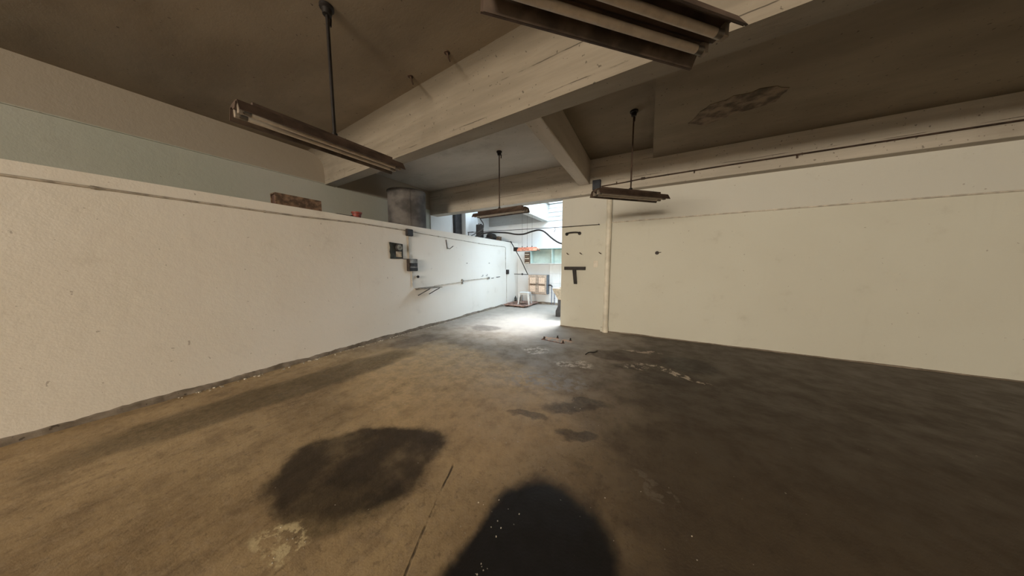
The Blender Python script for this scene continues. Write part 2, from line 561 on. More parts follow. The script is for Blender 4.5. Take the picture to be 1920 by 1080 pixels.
struct(mesh('floor', floor_mesh, M_floor), 'stained brown concrete floor of the empty workshop', 'floor')
struct(bx('wall_left', XL - 0.15, XL, YB, YF, 0, ZP, M_wall_left), 'cream painted half-height wall carrying the open storage deck', 'wall')
struct(bx('mezzanine_floor', XU, XL - 0.15, YB, YF, 2.20, ZP - 0.01, M_beamy), 'concrete deck on top of the half-height wall', 'deck')
struct(bx('wall_upper', XU - 0.2, XU, YB, YF, ZP, 4.0, M_wall_upper), 'green grey upper wall behind the storage deck', 'wall')
bx('rear_plaster', XU, XU + 0.02, 5.66, YF, ZP - 0.01, ZC, M_wall_far, bpy.data.objects['wall_upper'])
bx('edge_band', XU, XU + 0.025, YB, 5.66, 3.19, ZC, M_wall_upper, bpy.data.objects['wall_upper'])
struct(bx('wall_right', -1.85, XS, YR, YR + 0.16, 0, 3.06, M_wall_right), 'ivory wall with the downpipe, ending at the yard passage', 'wall')
struct(bx('wall_far', XU, 0.2, YF, YF + 0.2, 0, 4.0, M_wall_far), 'white far wall of the skylit back area', 'wall')
struct(bx('wall_passage', 0.0, 0.2, YR + 0.16, YF, 0, 4.0, M_wall_far), 'white side wall of the skylit back area', 'wall')
struct(bx('wall_side', XS, XS + 0.2, YB, YR + 0.16, 0, 4.0, M_wall_right), 'plain side wall outside the picture', 'wall')


def back_wall(bm):
    for x0, x1, z0, z1 in ((XU, -2.4, 0, 4.0), (1.0, XS, 0, 4.0), (-2.4, 1.0, 3.4, 4.0)):
        bm_box(bm, ((x0 + x1) / 2, YB - 0.1, (z0 + z1) / 2), (x1 - x0, 0.2, z1 - z0))


struct(mesh('wall_back', back_wall, M_wall_right), 'wall with the street opening behind the photographer', 'wall')
struct(bx('street_blocker', -2.5, 1.1, YB - 0.32, YB - 0.20, 0, 3.6, M_wall_right), 'added unseen panel closing the street opening against sky light', 'wall')  # added behind the opening to stop sky light leaking in

# ceiling: main slab, lower slab at the right, roof of the back area around the skylight
cl = struct(bx('ceiling', XU, -1.3, 2.6, 5.66, ZC, ZC + 0.2, M_ceiling), 'board-marked concrete ceiling, browner in the front and right bays', 'ceiling')
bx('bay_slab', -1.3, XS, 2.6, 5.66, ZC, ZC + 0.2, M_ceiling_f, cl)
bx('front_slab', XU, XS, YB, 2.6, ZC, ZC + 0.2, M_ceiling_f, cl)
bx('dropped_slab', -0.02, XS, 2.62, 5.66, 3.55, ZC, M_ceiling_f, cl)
RL = (-5.70, -5.15, 6.75, 7.75)     # hole for an added, unseen rooflight that brightens the deck wall


def rear_roof(bm):
    for x0, x1, y0, y1 in ((XU, RL[0], 5.66, YF), (RL[1], -3.36, 5.66, YF), (RL[0], RL[1], 5.66, RL[2]), (RL[0], RL[1], RL[3], YF)):
        bm_box(bm, ((x0 + x1) / 2, (y0 + y1) / 2, ZC + 0.1), (x1 - x0, y1 - y0, 0.2))


cr = struct(mesh('ceiling_rear', rear_roof, M_ceiling), 'concrete roof slab beside the skylight', 'ceiling')
rl = struct(bpy.data.objects.new('added_rooflight', None), 'added unseen rooflight brightening the wall above the storage deck', 'window')
COL.objects.link(rl)
rl.location = ((RL[0] + RL[1]) / 2, (RL[2] + RL[3]) / 2, ZC + 0.2)
box('pane', (0, 0, 0.01), (RL[1] - RL[0] + 0.1, RL[3] - RL[2] + 0.1, 0.008), M_glass, rl)
box('glazing_bar', (0, 0, 0.03), (0.04, RL[3] - RL[2] + 0.1, 0.03), M_plank, rl)
bx('roof_strip', -3.36, 0.2, 5.66, 5.98, ZC, ZC + 0.2, M_ceiling, cr)


def beam1(bm):
    """main beam across the room, a touch out of square, with a small haunch at the slab"""
    zb = 3.18
    st = [(x, 2.49 - 0.052 * x, 2.725 - 0.045 * x) for x in (XU, -4.5, -3, -1.5, 0, 1.5, 3, 4.8, XS)]
    rows = []
    for x, f, b in st:
        sec = [(f, zb), (f - 0.010, zb + 0.30), (f - 0.025, zb + 0.39), (f - 0.06, zb + 0.46), (f - 0.12, zb + 0.52),
               (f - 0.19, zb + 0.553), (f - 0.28, ZC), (b + 0.02, ZC), (b, zb)]
        rows.append([bm.verts.new((x, y, z)) for y, z in sec])
    for a, b in zip(rows, rows[1:]):
        n = len(a)
        for k in range(n):
            bm.faces.new((a[k], a[(k + 1) % n], b[(k + 1) % n], b[k]))
    bm.faces.new(rows[0])
    bm.faces.new(rows[-1][::-1])


struct(mesh('ceiling_beam', beam1, M_beam1, smooth=True), 'wide cream concrete beam crossing the whole ceiling in the foreground', 'beam')
struct(bx('ceiling_beam', XU, XS, 5.66, 5.96, 3.04, ZC, M_beam, bevel=0.012), 'concrete beam above the ivory wall and yard passage', 'beam')
struct(bx('ceiling_beam', -1.42, -1.19, 2.74, 5.68, 3.24, ZC, M_beamy, bevel=0.015), 'short cross beam joining the two long ceiling beams', 'beam')
struct(bx('ceiling_beam', -3.58, -3.36, 5.96, YF, 3.12, ZC + 0.2, M_plank, bevel=0.01), 'whitewashed beam at the left edge of the skylight', 'beam')
wf = bpy.data.objects['wall_far']
bx('header_band', XU, -3.58, YF - 0.035, YF, 3.12, ZC, M_header, wf)
for k in range(4):      # limewashed boards under the skylight, right of the white beam
    z = 3.13 + k * 0.155
    bx('plank', -3.36, 0.0, YF - 0.03 + 0.004 * (k % 2), YF, z, z + 0.135, M_plank, wf, bevel=0.004)

# skylight
sk = struct(bpy.data.objects.new('window_1', None), 'glazed skylight over the back area', 'window')
COL.objects.link(sk)
sk.location = (-3.36, 5.98, ZC)


def sk_frame(bm):
    w, d = 3.36, YF - 5.98
    for x0, x1, y0, y1 in ((0, w, 0, 0.08), (0, w, d - 0.08, d), (0, 0.08, 0.08, d - 0.08), (w - 0.08, w, 0.08, d - 0.08)):
        bm_box(bm, ((x0 + x1) / 2, (y0 + y1) / 2, 0.06), (x1 - x0, y1 - y0, 0.12))


mesh('window_frame', sk_frame, M_plank, sk)
for k in range(1, 5):
    box('glazing_bar', (k * 3.36 / 5, (YF - 5.98) / 2, 0.06), (0.045, YF - 5.98 - 0.16, 0.07), M_plank, sk)
for k in range(5):
    w = 3.36 / 5
    box('pane', (w * (k + 0.5), (YF - 5.98) / 2, 0.062), (w - 0.05, YF - 5.98 - 0.165, 0.006), M_glass, sk)


def skirting(pts, nrm, h, dpt):
    """crumbling plaster foot along a wall"""
    def f(bm):
        (x0, y0), (x1, y1) = pts
        n = int(max(abs(x1 - x0), abs(y1 - y0)) / 0.035)
        rows = []
        hw = dw = 1.0
        for i in range(n + 1):
            u = i / n
            x, y = x0 + (x1 - x0) * u, y0 + (y1 - y0) * u
            hw = min(1.2, max(0.7, hw + random.uniform(-0.12, 0.12)))
            dw = min(1.2, max(0.5, dw + random.uniform(-0.18, 0.18)))
            hh, dd = h * hw, dpt * dw
            rows.append([bm.verts.new((x, y, -0.01)), bm.verts.new((x + nrm[0] * dd * 1.5, y + nrm[1] * dd * 1.5, -0.01)),
                         bm.verts.new((x + nrm[0] * dd, y + nrm[1] * dd, hh * 0.8)), bm.verts.new((x, y, hh))])
        for a, b in zip(rows, rows[1:]):
            for k in range(4):
                bm.faces.new((a[k], a[(k + 1) % 4], b[(k + 1) % 4], b[k]))
        bm.faces.new(rows[0])
        bm.faces.new(rows[-1][::-1])
    return f


struct(mesh('baseboard_left', skirting(((XL, YB), (XL, 7.72)), (1, 0), 0.060, 0.018), M_skirt), 'crumbling dark plaster foot of the half-height wall', 'skirting')
struct(mesh('baseboard_right', skirting(((-1.85, YR), (XS, YR)), (0, -1), 0.022, 0.012), M_skirt), 'thin dark dirt line at the foot of the ivory wall', 'skirting')
struct(mesh('baseboard_far', skirting(((-3.72, YF), (0, YF)), (0, -1), 0.07, 0.03), M_skirt), 'dark kerb at the foot of the far wall', 'skirting')

# white tiles low on the far wall
tl = mesh('tile_backing', lambda bm: bm_box(bm, (-1.64, YF - 0.006, 0.80), (3.28, 0.012, 1.46)), M_grout, wf)
for i in range(8):
    for j in range(4):
        x0, z0 = -3.28 + i * 0.41, 0.08 + j * 0.365
        bx('tile', x0 + 0.004, x0 + 0.406, YF - 0.020, YF - 0.012, z0 + 0.004, z0 + 0.361, M_tile, wf)

# pilaster and dark doorway leaf on the upper wall
struct(bx('trim_1', XU + 0.02, XU + 0.26, 7.06, 7.80, ZP - 0.01, ZC, M_wall_far, bevel=0.01), 'white pilaster on the upper wall behind the deck', 'pilaster')
dr = struct(bpy.data.objects.new('door_1', None), 'dark narrow door at the back of the storage deck', 'door')
COL.objects.link(dr)
dr.location = (XU + 0.02, 6.93, ZP - 0.01)
box('door_leaf', (0.035, 0, 0.50), (0.05, 0.42, 1.0), M_dark, dr, bevel=0.006)
box('door_frame', (0.025, -0.235, 0.52), (0.045, 0.05, 1.06), M_iron, dr)
box('door_frame', (0.025, 0.225, 0.52), (0.045, 0.03, 1.06), M_iron, dr)
box('lintel', (0.025, 0, 1.03), (0.045, 0.42, 0.05), M_iron, dr)

# ------------------------------------------------------------------ hanging fluorescent lamps
def make_lamp(loc, ang, label, L=1.26, zc=ZC, rodmat=M_rod, r_rod=0.011, body=M_rust, wires=False):
    g = 'hanging fluorescent lamps'
    t = thing('fluorescent_lamp', label, 'lamp', loc, ang, g)
    h = L / 2
    drop = zc - loc[2]
    s = 0.005
    top = [(-0.136, -0.084), (-0.090, -0.008), (-0.050, 0.0), (0.050, 0.0), (0.090, -0.008), (0.136, -0.084)]
    bot = [(0.136 - 2 * s, -0.084), (0.086, -0.014), (0.056, -0.012), (0.020, -0.040), (-0.020, -0.040),
           (-0.056, -0.012), (-0.086, -0.014), (-0.136 + 2 * s, -0.084)]
    mesh('reflector', lambda bm: bm_prism(bm, top + bot, 0, -h, h), body, t)
    # enamelled inside of the reflector
    for sg in (-1, 1):
        mesh('reflector_lining', lambda bm: bm_prism(bm, [(sg * 0.1245, -0.083), (sg * 0.0845, -0.0165), (sg * 0.0825, -0.0185), (sg * 0.1225, -0.084)], 0, -h + 0.01, h - 0.01), M_refl, t)
    box('housing', (0, 0, 0.018), (L * 0.86, 0.075, 0.038), body, t, bevel=0.004)
    for sg in (-1, 1):
        tb = tube('tube', [(-h + 0.035, sg * 0.046, -0.062), (h - 0.035, sg * 0.046, -0.062)], 0.0185, M_tube, t, seg=14)
        for e in (-1, 1):
            box('lamp_holder', (e * (h - 0.022), sg * 0.046, -0.048), (0.026, 0.036, 0.062), M_holder, t, bevel=0.004)
            tube('tube_cap', [(e * (h - 0.075), sg * 0.046, -0.062), (e * (h - 0.036), sg * 0.046, -0.062)], 0.0192, M_steel, tb, seg=14)
    if not wires:
        tube('rod', [(0, 0, 0.03), (0, 0, drop - 0.02)], r_rod, rodmat, t)
        lathe('ceiling_rose', [(0.022, -0.075), (0.034, -0.07), (0.040, -0.03), (0.055, -0.02), (0.055, 0.0)], M_iron, t, (0, 0, drop), 16)
        tube('hook', [(0.02, 0, drop - 0.03), (0.035, 0.02, drop - 0.07), (0.030, 0.02, drop - 0.13)], 0.009, M_iron, t)
        lathe('rod_nut', [(0.018, 0.036), (0.024, 0.04), (0.024, 0.06), (0.016, 0.066)], M_iron, t, seg=10)
    else:
        for q, hgt in ((-0.20, drop), (-0.01, drop), (0.17, 3.12 - loc[2])):
            tube('wire', [(q, 0, 0.03), (q, 0, hgt)], 0.0035, M_rod, t, seg=6)
            lathe('hook', [(0.006, 0.03), (0.014, 0.045), (0.014, 0.075), (0.004, 0.09)], M_iron, t, (q, 0, 0), 8)
    return t


make_lamp((-2.566, 1.30, 2.635), PI / 2 - 0.05, 'twin-tube lamp hanging at the upper left above the half-height wall', rodmat=M_iron, r_rod=0.014)
l2 = make_lamp((-2.703, 4.382, 2.60), -0.06, 'rusty twin-tube lamp hanging in front of the skylit passage')
make_lamp((-0.286, 4.232, 2.59), PI / 4 - 0.02, 'rusty twin-tube lamp hanging in front of the ivory wall', L=1.22)
make_lamp((-0.166, 1.247, 2.645), PI / 4 - 0.01, 'twin-tube lamp close overhead at the top right', L=1.15)
t = make_lamp((-3.62, 7.66, 2.06), 0.0, 'small orange enamelled lamp hung on wires in front of the mint shelf', L=0.80, body=M_orange, wires=True)
box('end_cap', (-0.40, 0, -0.02), (0.13, 0.285, 0.13), M_iron, t, bevel=0.004)
# flex from the middle lamp down to the deck
flex = tube('flex', [(-3.24, 4.42, 2.545), (-3.30, 4.56, 2.50), (-3.40, 4.80, 2.44), (-3.72, 5.2, 2.40), (-4.3, 5.68, 2.385), (-4.70, 6.0, 2.372)],
            0.012, M_hose, smooth=6)
flex.parent = l2
flex.matrix_parent_inverse = (Matrix.Translation(l2.location) @ Matrix.Rotation(l2.rotation_euler.z, 4, 'Z')).inverted()
flex['label'] = 'black flex sagging from the lamp to the wall top'

# ------------------------------------------------------------------ things on the storage deck
t = thing('tin_drum', 'tall dull grey tin drum standing on the deck', 'drum', (-5.27, 4.22, ZP - 0.01))
lathe('body', [(0.42, 0.0), (0.432, 0.01), (0.432, 0.86), (0.435, 0.90)], M_drum, t, seg=48)
mesh('rim', lambda bm: [bm_lathe(bm, [(0.436, 0.885), (0.446, 0.895), (0.446, 0.915), (0.43, 0.92)], seg=48)], M_drum, t, smooth=True)
mesh('seam', lambda bm: bm_box(bm, (0.37, -0.225, 0.45), (0.018, 0.03, 0.88), Matrix.Rotation(-0.55, 4, 'Z')), M_drum, t)

t = thing('wooden_box', 'brown wooden box near the left edge of the deck', 'box', (-4.86, 1.86, ZP - 0.01), 0.0)
def hollow(bm):
    w, d, h, s = 0.17, 0.58, 0.20, 0.016
    bm_box(bm, (0, 0, s / 2), (w, d, s))
    bm_box(bm, (0, 0, h - s / 2), (w, d, s))
    for e in (-1, 1):
        bm_box(bm, (e * (w - s) / 2, 0, h / 2), (s, d, h - 2 * s))
    bm_box(bm, (0, (d - s) / 2, h / 2), (w - 2 * s, s, h - 2 * s))
mesh('carcass', hollow, M_brown, t)
box('end_board', (0, -0.27, 0.10), (0.132, 0.012, 0.16), M_brown_d, t)

t = thing('red_pot', 'small faded red plastic pot on the edge of the deck', 'pot', (-4.755, 2.70, ZP - 0.01))
lathe('body', [(0.055, 0.0), (0.062, 0.005), (0.078, 0.105), (0.070, 0.105), (0.055, 0.012)], M_red, t, seg=20)
lathe('rim', [(0.079, 0.09), (0.087, 0.095), (0.087, 0.118), (0.076, 0.118)], M_red, t, seg=20)
t = thing('steel_offcut', 'flat dark steel offcut lying beside the red pot', 'steel strip', (-4.72, 2.46, ZP - 0.01))
box('plate', (0, 0, 0.013), (0.10, 0.28, 0.026), M_iron, t, bevel=0.003)
box('lip', (0.0, 0.12, 0.032), (0.09, 0.02, 0.012), M_iron, t)

t = thing('metal_canister', 'upright dark grey canister on the deck below the middle lamp', 'canister', (-5.33, 7.30, ZP - 0.01))
box('body', (0, 0, 0.29), (0.20, 0.20, 0.58), M_dark, t, bevel=0.015)
lathe('cap', [(0.03, 0.0), (0.03, 0.03), (0.02, 0.035)], M_iron, t, (0.03, 0.03, 0.58), 12)
tube('handle', [(-0.07, 0, 0.575), (-0.06, 0, 0.62), (-0.02, 0, 0.62), (-0.01, 0, 0.58)], 0.008, M_iron, t, smooth=4)

t = thing('electric_motor', 'round black electric motor on the deck beside the brown carton', 'motor', (-5.05, 7.62, ZP - 0.01))
tube('housing', [(0, -0.16, 0.16), (0, -0.13, 0.16), (0, 0.13, 0.16), (0, 0.16, 0.16)], [0.10, 0.14, 0.14, 0.10], M_iron, t, seg=24)
box('foot', (0, 0, 0.02), (0.24, 0.26, 0.04), M_iron, t, bevel=0.004)
box('terminal_box', (0.02, -0.28, 0.06), (0.12, 0.2, 0.11), M_dark, t, bevel=0.008)
tube('shaft', [(0, 0.16, 0.16), (0, 0.19, 0.16)], 0.018, M_steel, t)
t = thing('carton', 'small brown carton on the deck beside the black motor', 'carton', (-4.98, 7.96, ZP - 0.01))
box('body', (0, 0, 0.10), (0.18, 0.22, 0.20), M_brown, t, bevel=0.004)
box('flap', (0, -0.055, 0.203), (0.178, 0.106, 0.005), M_brown, t)
box('flap', (0, 0.056, 0.203), (0.178, 0.106, 0.005), M_brown, t)

# ------------------------------------------------------------------ half-height wall fittings
e = XL
def wall_box(name, label, cat, y, z, w, h, d, mat):
    t = thing(name, label, cat, (e, y, z))
    box('body', (d * 0.4, 0, 0), (d * 0.8, w, h), mat, t, bevel=0.012)
    box('cover', (d * 0.9, 0, 0), (d * 0.2, w * 0.94, h * 0.94), mat, t, bevel=0.006)
    for sy in (-1, 1):
        mesh('screw', lambda bm: bm_tube(bm, [(d, sy * w * 0.36, sy * h * 0.36), (d + 0.004, sy * w * 0.36, sy * h * 0.36)], 0.006, 8), M_steel, t)
    return t


wall_box('junction_box', 'black junction box under the top edge of the half-height wall', 'junction box', 3.72, 2.205, 0.155, 0.15, 0.07, M_box_black)
wall_box('junction_box', 'small black socket box on the half-height wall near the stool', 'junction box', 8.03, 1.245, 0.15, 0.17, 0.06, M_box_black)


def clips(parent, pts, mat):
    for p in pts:
        mesh('clip', lambda bm: bm_box(bm, p, (0.014, 0.022, 0.034)), mat, parent)


t = thing('wall_conduit', 'thin dusty conduit along the top of the half-height wall, left of the junction box', 'conduit', (e, 0, 2.2))
tube('pipe', [(0.012, -10.5, 0.03), (0.012, 1.75, 0.03), (0.012, 2.6, 0.055), (0.012, 3.65, 0.045)], 0.011, M_conduit_d, t)
clips(t, [(0.006, y, 0.03) for y in (-1, 0.2, 1.4)], M_conduit_d)
t = thing('wall_conduit', 'thin conduit from the junction box along the wall top and down to the pallet', 'conduit', (e, 0, 2.2))
tube('pipe', [(0.010, 3.79, 0.03), (0.010, 5.0, 0.0), (0.010, 6.4, -0.035), (0.010, 7.84, -0.04), (0.010, 7.92, -0.06),
              (0.010, 7.93, -0.86)], 0.007, M_conduit_d, t)
tube('lower_pipe', [(0.010, 7.99, -1.03), (0.010, 7.99, -2.1)], 0.008, M_conduit, t)
clips(t, [(0.006, 4.6, 0.01), (0.006, 6.3, -0.033), (0.006, 7.93, -0.45)], M_conduit)
t = thing('wall_conduit', 'short upright conduit between the black junction box and the switch box', 'conduit', (e, 3.70, 1.64))
tube('pipe', [(0.014, 0, 0.0), (0.014, 0, 0.49)], 0.012, M_conduit_d, t)
clips(t, [(0.007, 0, 0.3)], M_conduit_d)

t = thing('meter_board', 'dark green meter board with a round dial on the half-height wall', 'meter board', (e, 3.40, 1.795))
def board(bm):
    pts = [(-0.145, -0.165), (0.14, -0.16), (0.145, 0.15), (-0.10, 0.165), (-0.155, 0.17), (-0.14, 0.06), (-0.152, -0.02), (-0.138, -0.08)]
    bm_prism(bm, pts, 0, 0.0, 0.028)
mesh('board', board, M_board, t)
def dial(bm):
    bm_tube(bm, [(0.028, 0.035, 0.07), (0.06, 0.035, 0.07), (0.075, 0.035, 0.07)], [0.075, 0.075, 0.066], 24)
d_ = mesh('meter', dial, M_dark, t, smooth=True)
mesh('dial_glass', lambda bm: bm_tube(bm, [(0.074, 0.035, 0.07), (0.079, 0.035, 0.07)], [0.06, 0.055], 24), M_glass_d, d_)
mesh('pointer', lambda bm: bm_box(bm, (0.081, 0.045, 0.075), (0.003, 0.05, 0.008), Matrix.Rotation(0.5, 4, 'X')), M_iron, d_)
box('nameplate', (0.031, 0.04, -0.07), (0.006, 0.13, 0.115), M_card, t)
tube('link_wire', [(0.01, 0.14, -0.16), (0.012, 0.20, -0.168), (0.012, 0.25, -0.165)], 0.005, M_iron, t)

t = thing('switch_box', 'brown iron switch box below and right of the meter board', 'switch box', (e, 3.76, 1.50))
box('body', (0.04, 0, 0), (0.08, 0.235, 0.27), M_switch, t, bevel=0.01)
box('cover', (0.088, 0, 0.085), (0.016, 0.20, 0.08), M_steel, t, bevel=0.004)
sl = box('fuse_carrier', (0.09, 0.0, 0.005), (0.022, 0.17, 0.055), M_switch_d, t, bevel=0.006)
box('grip', (0.106, 0, 0.005), (0.014, 0.06, 0.03), M_switch_d, sl, bevel=0.004)
box('label_strip', (0.083, 0, -0.048), (0.006, 0.20, 0.024), M_steel, t)
box('base', (0.083, 0, -0.095), (0.012, 0.22, 0.06), M_switch_d, t, bevel=0.004)
tube('drop_pipe', [(0.015, 0.0, -0.13), (0.015, 0.0, -0.49)], 0.009, M_conduit, t)

t = thing('bakelite_button', 'small black knob under the switch box', 'button', (e, 3.905, 1.235))
mesh('stem', lambda bm: bm_tube(bm, [(0, 0, 0), (0.03, 0, 0)], 0.012, 10), M_iron, t)
mesh('head', lambda bm: bm_tube(bm, [(0.025, 0, 0), (0.035, 0, 0), (0.05, 0, 0), (0.055, 0, 0)], [0.022, 0.032, 0.030, 0.016], 16), M_iron, t, smooth=True)

t = thing('wall_shelf', 'narrow grey board shelf on two diagonal braces', 'shelf', (e, 3.83, 0.97))
box('board', (0.15, 0.285, 0), (0.30, 0.57, 0.014), M_grey_w, t, bevel=0.002)
for y0, y1 in ((0.09, 0.19), (0.42, 0.50)):
    tube('brace', [(0.004, y0, -0.17), (0.28, y1, -0.012)], 0.010, M_dark, t)
box('cleat', (0.008, 0.285, -0.022), (0.016, 0.54, 0.03), M_grey_w, t)

t = thing('water_pipe', 'thin painted pipe running along the wall from the shelf to the corner', 'pipe', (e, 0, 1.0))
tube('pipe', [(0.03, 4.40, -0.015), (0.03, 5.44, 0.03)], 0.010, M_conduit, t)
tube('pipe', [(0.03, 5.50, 0.055), (0.03, 6.78, 0.085)], 0.010, M_conduit, t)
tube('elbow', [(0.03, 5.43, 0.03), (0.03, 5.47, 0.032), (0.03, 5.475, 0.05), (0.03, 5.51, 0.055)], 0.017, M_steel, t)
box('bracket', (0.02, 5.46, 0.03), (0.04, 0.03, 0.14), M_grey_w, t)
box('bracket', (0.02, 6.78, 0.07), (0.04, 0.10, 0.07), M_grey_w, t)

t = thing('bent_hook', 'bent iron hook, shaped like a tick, high on the half-height wall', 'hook', (e, 4.90, 1.93))
tube('prong', [(0.01, -0.035, 0.225), (0.012, 0.0, 0.0)], 0.009, M_iron, t)
tube('prong', [(0.01, 0.0, 0.01), (0.05, 0.05, -0.005), (0.10, 0.13, 0.07)], 0.009, M_iron, t)
lathe('nail', [(0.004, -0.02), (0.010, -0.015), (0.010, 0.0)], M_steel, t, (0.012, 0, 0.01), 8)

# pegs and marks right of the elbow
for k, (y, z, label) in enumerate(((6.42, 1.14, 'small iron peg above the water pipe, leftmost of the pair'),
                                   (6.66, 1.15, 'small iron peg above the water pipe, right one of the pair'))):
    t = thing('iron_peg', label, 'peg', (e, y, z), 0, 'pegs above the water pipe')
    tube('shank', [(0, 0, 0), (0.05, 0, 0.01)], 0.006, M_iron, t)
    tube('tip', [(0.05, 0, 0.008), (0.055, 0, 0.055)], 0.007, M_iron, t)
for y, z, n, label in ((6.98, 1.055, 0.10, 'short dark bolt end sticking out where the water pipe stops'),
                       (7.30, 1.08, 0.18, 'longer dark spike beyond the end of the water pipe')):
    t = thing('iron_spike', label, 'spike', (e, y, z))
    tube('shank', [(0, 0, 0), (0.02, 0.01, 0), (0.03, n, 0.008)], 0.010, M_iron, t)
    lathe('washer', [(0.016, -0.006), (0.016, 0.006)], M_steel, t, (0.004, 0, 0), 10)
for y, z, label in ((5.68, 1.55, 'rusty nail in the upper middle of the half-height wall'), (6.83, 1.56, 'rusty nail high above the end of the water pipe')):
    t = thing('wall_nail', label, 'nail', (e, y, z))
    tube('shank', [(-0.005, 0, 0), (0.03, 0, 0.004)], 0.005, M_rod, t)
    tube('head', [(0.03, 0, 0.004), (0.034, 0, 0.0045)], 0.011, M_rod, t)

# wire from the half-height wall across to the ivory wall, with bracket and hose
t = thing('tension_wire', 'straight thin wire stretched across the passage to the ivory wall', 'wire', (XL, 5.80, ZP))
tube('wire', [(0.09, 0.02, 0.086), (2.79, -0.01, 0.036), (3.64, 0.02, 0.036)], 0.008, M_iron, t)
tube('post', [(-0.02, 0.02, -0.01), (-0.02, 0.02, 0.105)], 0.012, M_iron, t)
box('arm', (0.06, 0.02, 0.092), (0.20, 0.025, 0.018), M_iron, t)
tube('anchor', [(3.64, 0.045, 0.036), (3.64, -0.02, 0.036)], 0.012, M_iron, t)
tube('hanging_hook', [(2.63, -0.01, 0.04), (2.64, -0.01, -0.01), (2.61, -0.01, -0.07)], 0.007, M_iron, t)
tag(tube('rubber_hose', [(-4.70, 6.22, 2.385), (-4.52, 6.15, 2.40), (-4.30, 6.12, 2.437), (-4.0, 6.1, 2.44), (-3.53, 6.1, 2.40), (-3.25, 6.1, 2.345),
                         (-3.0, 6.1, 2.335), (-2.75, 6.1, 2.39), (-2.56, 6.1, 2.415), (-2.40, 6.1, 2.36), (-2.20, 6.1, 2.19), (-2.02, 6.1, 2.07),
                         (-1.88, 6.1, 2.03), (-1.70, 6.05, 2.03), (-1.60, 6.00, 2.03)], 0.022, M_hose, smooth=6),
    'thick black rubber hose waving across below the thin wire', 'hose')

# ------------------------------------------------------------------ ivory wall fittings
t = thing('downpipe', 'cream painted downpipe standing against the ivory wall', 'pipe', (-0.79, YR - 0.070, 0))
lathe('pipe', [(0.056, 0.0), (0.056, 3.04)], M_pipe, t, seg=24)
lathe('collar', [(0.064, 0.0), (0.066, 0.10), (0.058, 0.12)], M_pipe, t, seg=24)
for z in (1.1, 2.42):
    box('strap', (0, 0.057, z), (0.15, 0.024, 0.03), M_pipe, t)
mesh('plaster_fillet', lambda bm: bm_box(bm, (-0.075, 0.02, 0.05), (0.06, 0.06, 0.09)), M_wall_right, t)

t = thing('wall_conduit', 'thin cream conduit running right from the downpipe on the ivory wall', 'conduit', (-0.7, YR, 2.42))
tube('pipe', [(0.0, -0.012, 0.0), (2.0, -0.012, 0.004), (6.5, -0.012, 0.004)], 0.011, M_conduit, t)
for x in (0.5, 1.5, 2.5):
    box('clip', (x, -0.008, 0), (0.02, 0.016, 0.036), M_conduit, t)

t = thing('pull_handle', 'black arched pull handle on the ivory wall below the wire', 'handle', (-1.58, YR, 2.225))
tube('grip', [(-0.15, -0.015, 0.0), (-0.14, -0.06, 0.012), (-0.06, -0.075, 0.025), (0.06, -0.075, 0.028), (0.14, -0.06, 0.018), (0.15, -0.015, 0.012)], 0.016, M_iron, t, smooth=5)
for x in (-0.15, 0.15):
    mesh('mount', lambda bm: bm_tube(bm, [(x, 0.0, 0.005), (x, -0.03, 0.005)], [0.04, 0.032], 14), M_iron, t)

for x, label in ((-1.70, 'small dark wall hook nearest the passage edge, one of three in line'),
                 (-1.39, 'small dark wall hook in the middle of the three'),
                 (-0.965, 'small dark wall hook nearest the downpipe, one of three in line')):
    t = thing('wall_hook', label, 'hook', (x, YR, 1.77), 0, 'three hooks on the ivory wall')
    tube('shank', [(-0.02, 0.0, 0.012), (0.0, -0.05, 0.0), (0.035, -0.085, -0.02)], 0.010, M_rod, t)
    mesh('plate', lambda bm: bm_box(bm, (-0.02, -0.004, 0.012), (0.03, 0.008, 0.03)), M_conduit, t)

t = thing('tee_bracket', 'black iron bracket shaped like a T on the ivory wall', 'bracket', (-1.51, YR, 1.425))
box('top_bar', (0, -0.05, 0), (0.48, 0.10, 0.075), M_iron, t, bevel=0.004)
mesh('leg', lambda bm: bm_prism(bm, [(-0.055, -0.035), (0.025, -0.035), (0.055, -0.37), (-0.015, -0.37)], 1, -0.06, -0.004), M_iron, t, bevel=0.004)
mesh('bolt', lambda bm: bm_tube(bm, [(0.015, -0.05, -0.32), (0.015, -0.06, -0.32)], 0.012, 8), M_steel, t)

t = thing('switch_plate', 'faint ivory switch plate beside the downpipe', 'switch', (-1.05, YR, 1.525))
box('plate', (0, -0.005, 0), (0.095, 0.010, 0.15), M_switchplate, t, bevel=0.003)
box('rocker', (0, -0.013, 0), (0.035, 0.008, 0.06), M_switchplate, t, bevel=0.002)

t = thing('wall_plug', 'small black plug alone in the middle of the ivory wall', 'plug', (0.14, YR, 1.745))
mesh('disc', lambda bm: bm_tube(bm, [(0, 0, 0), (0, -0.02, 0)], [0.036, 0.030], 14), M_iron, t)
tube('wire_end', [(0, -0.015, 0), (0.03, -0.03, 0.005), (0.07, -0.02, 0.01)], 0.006, M_rod, t)

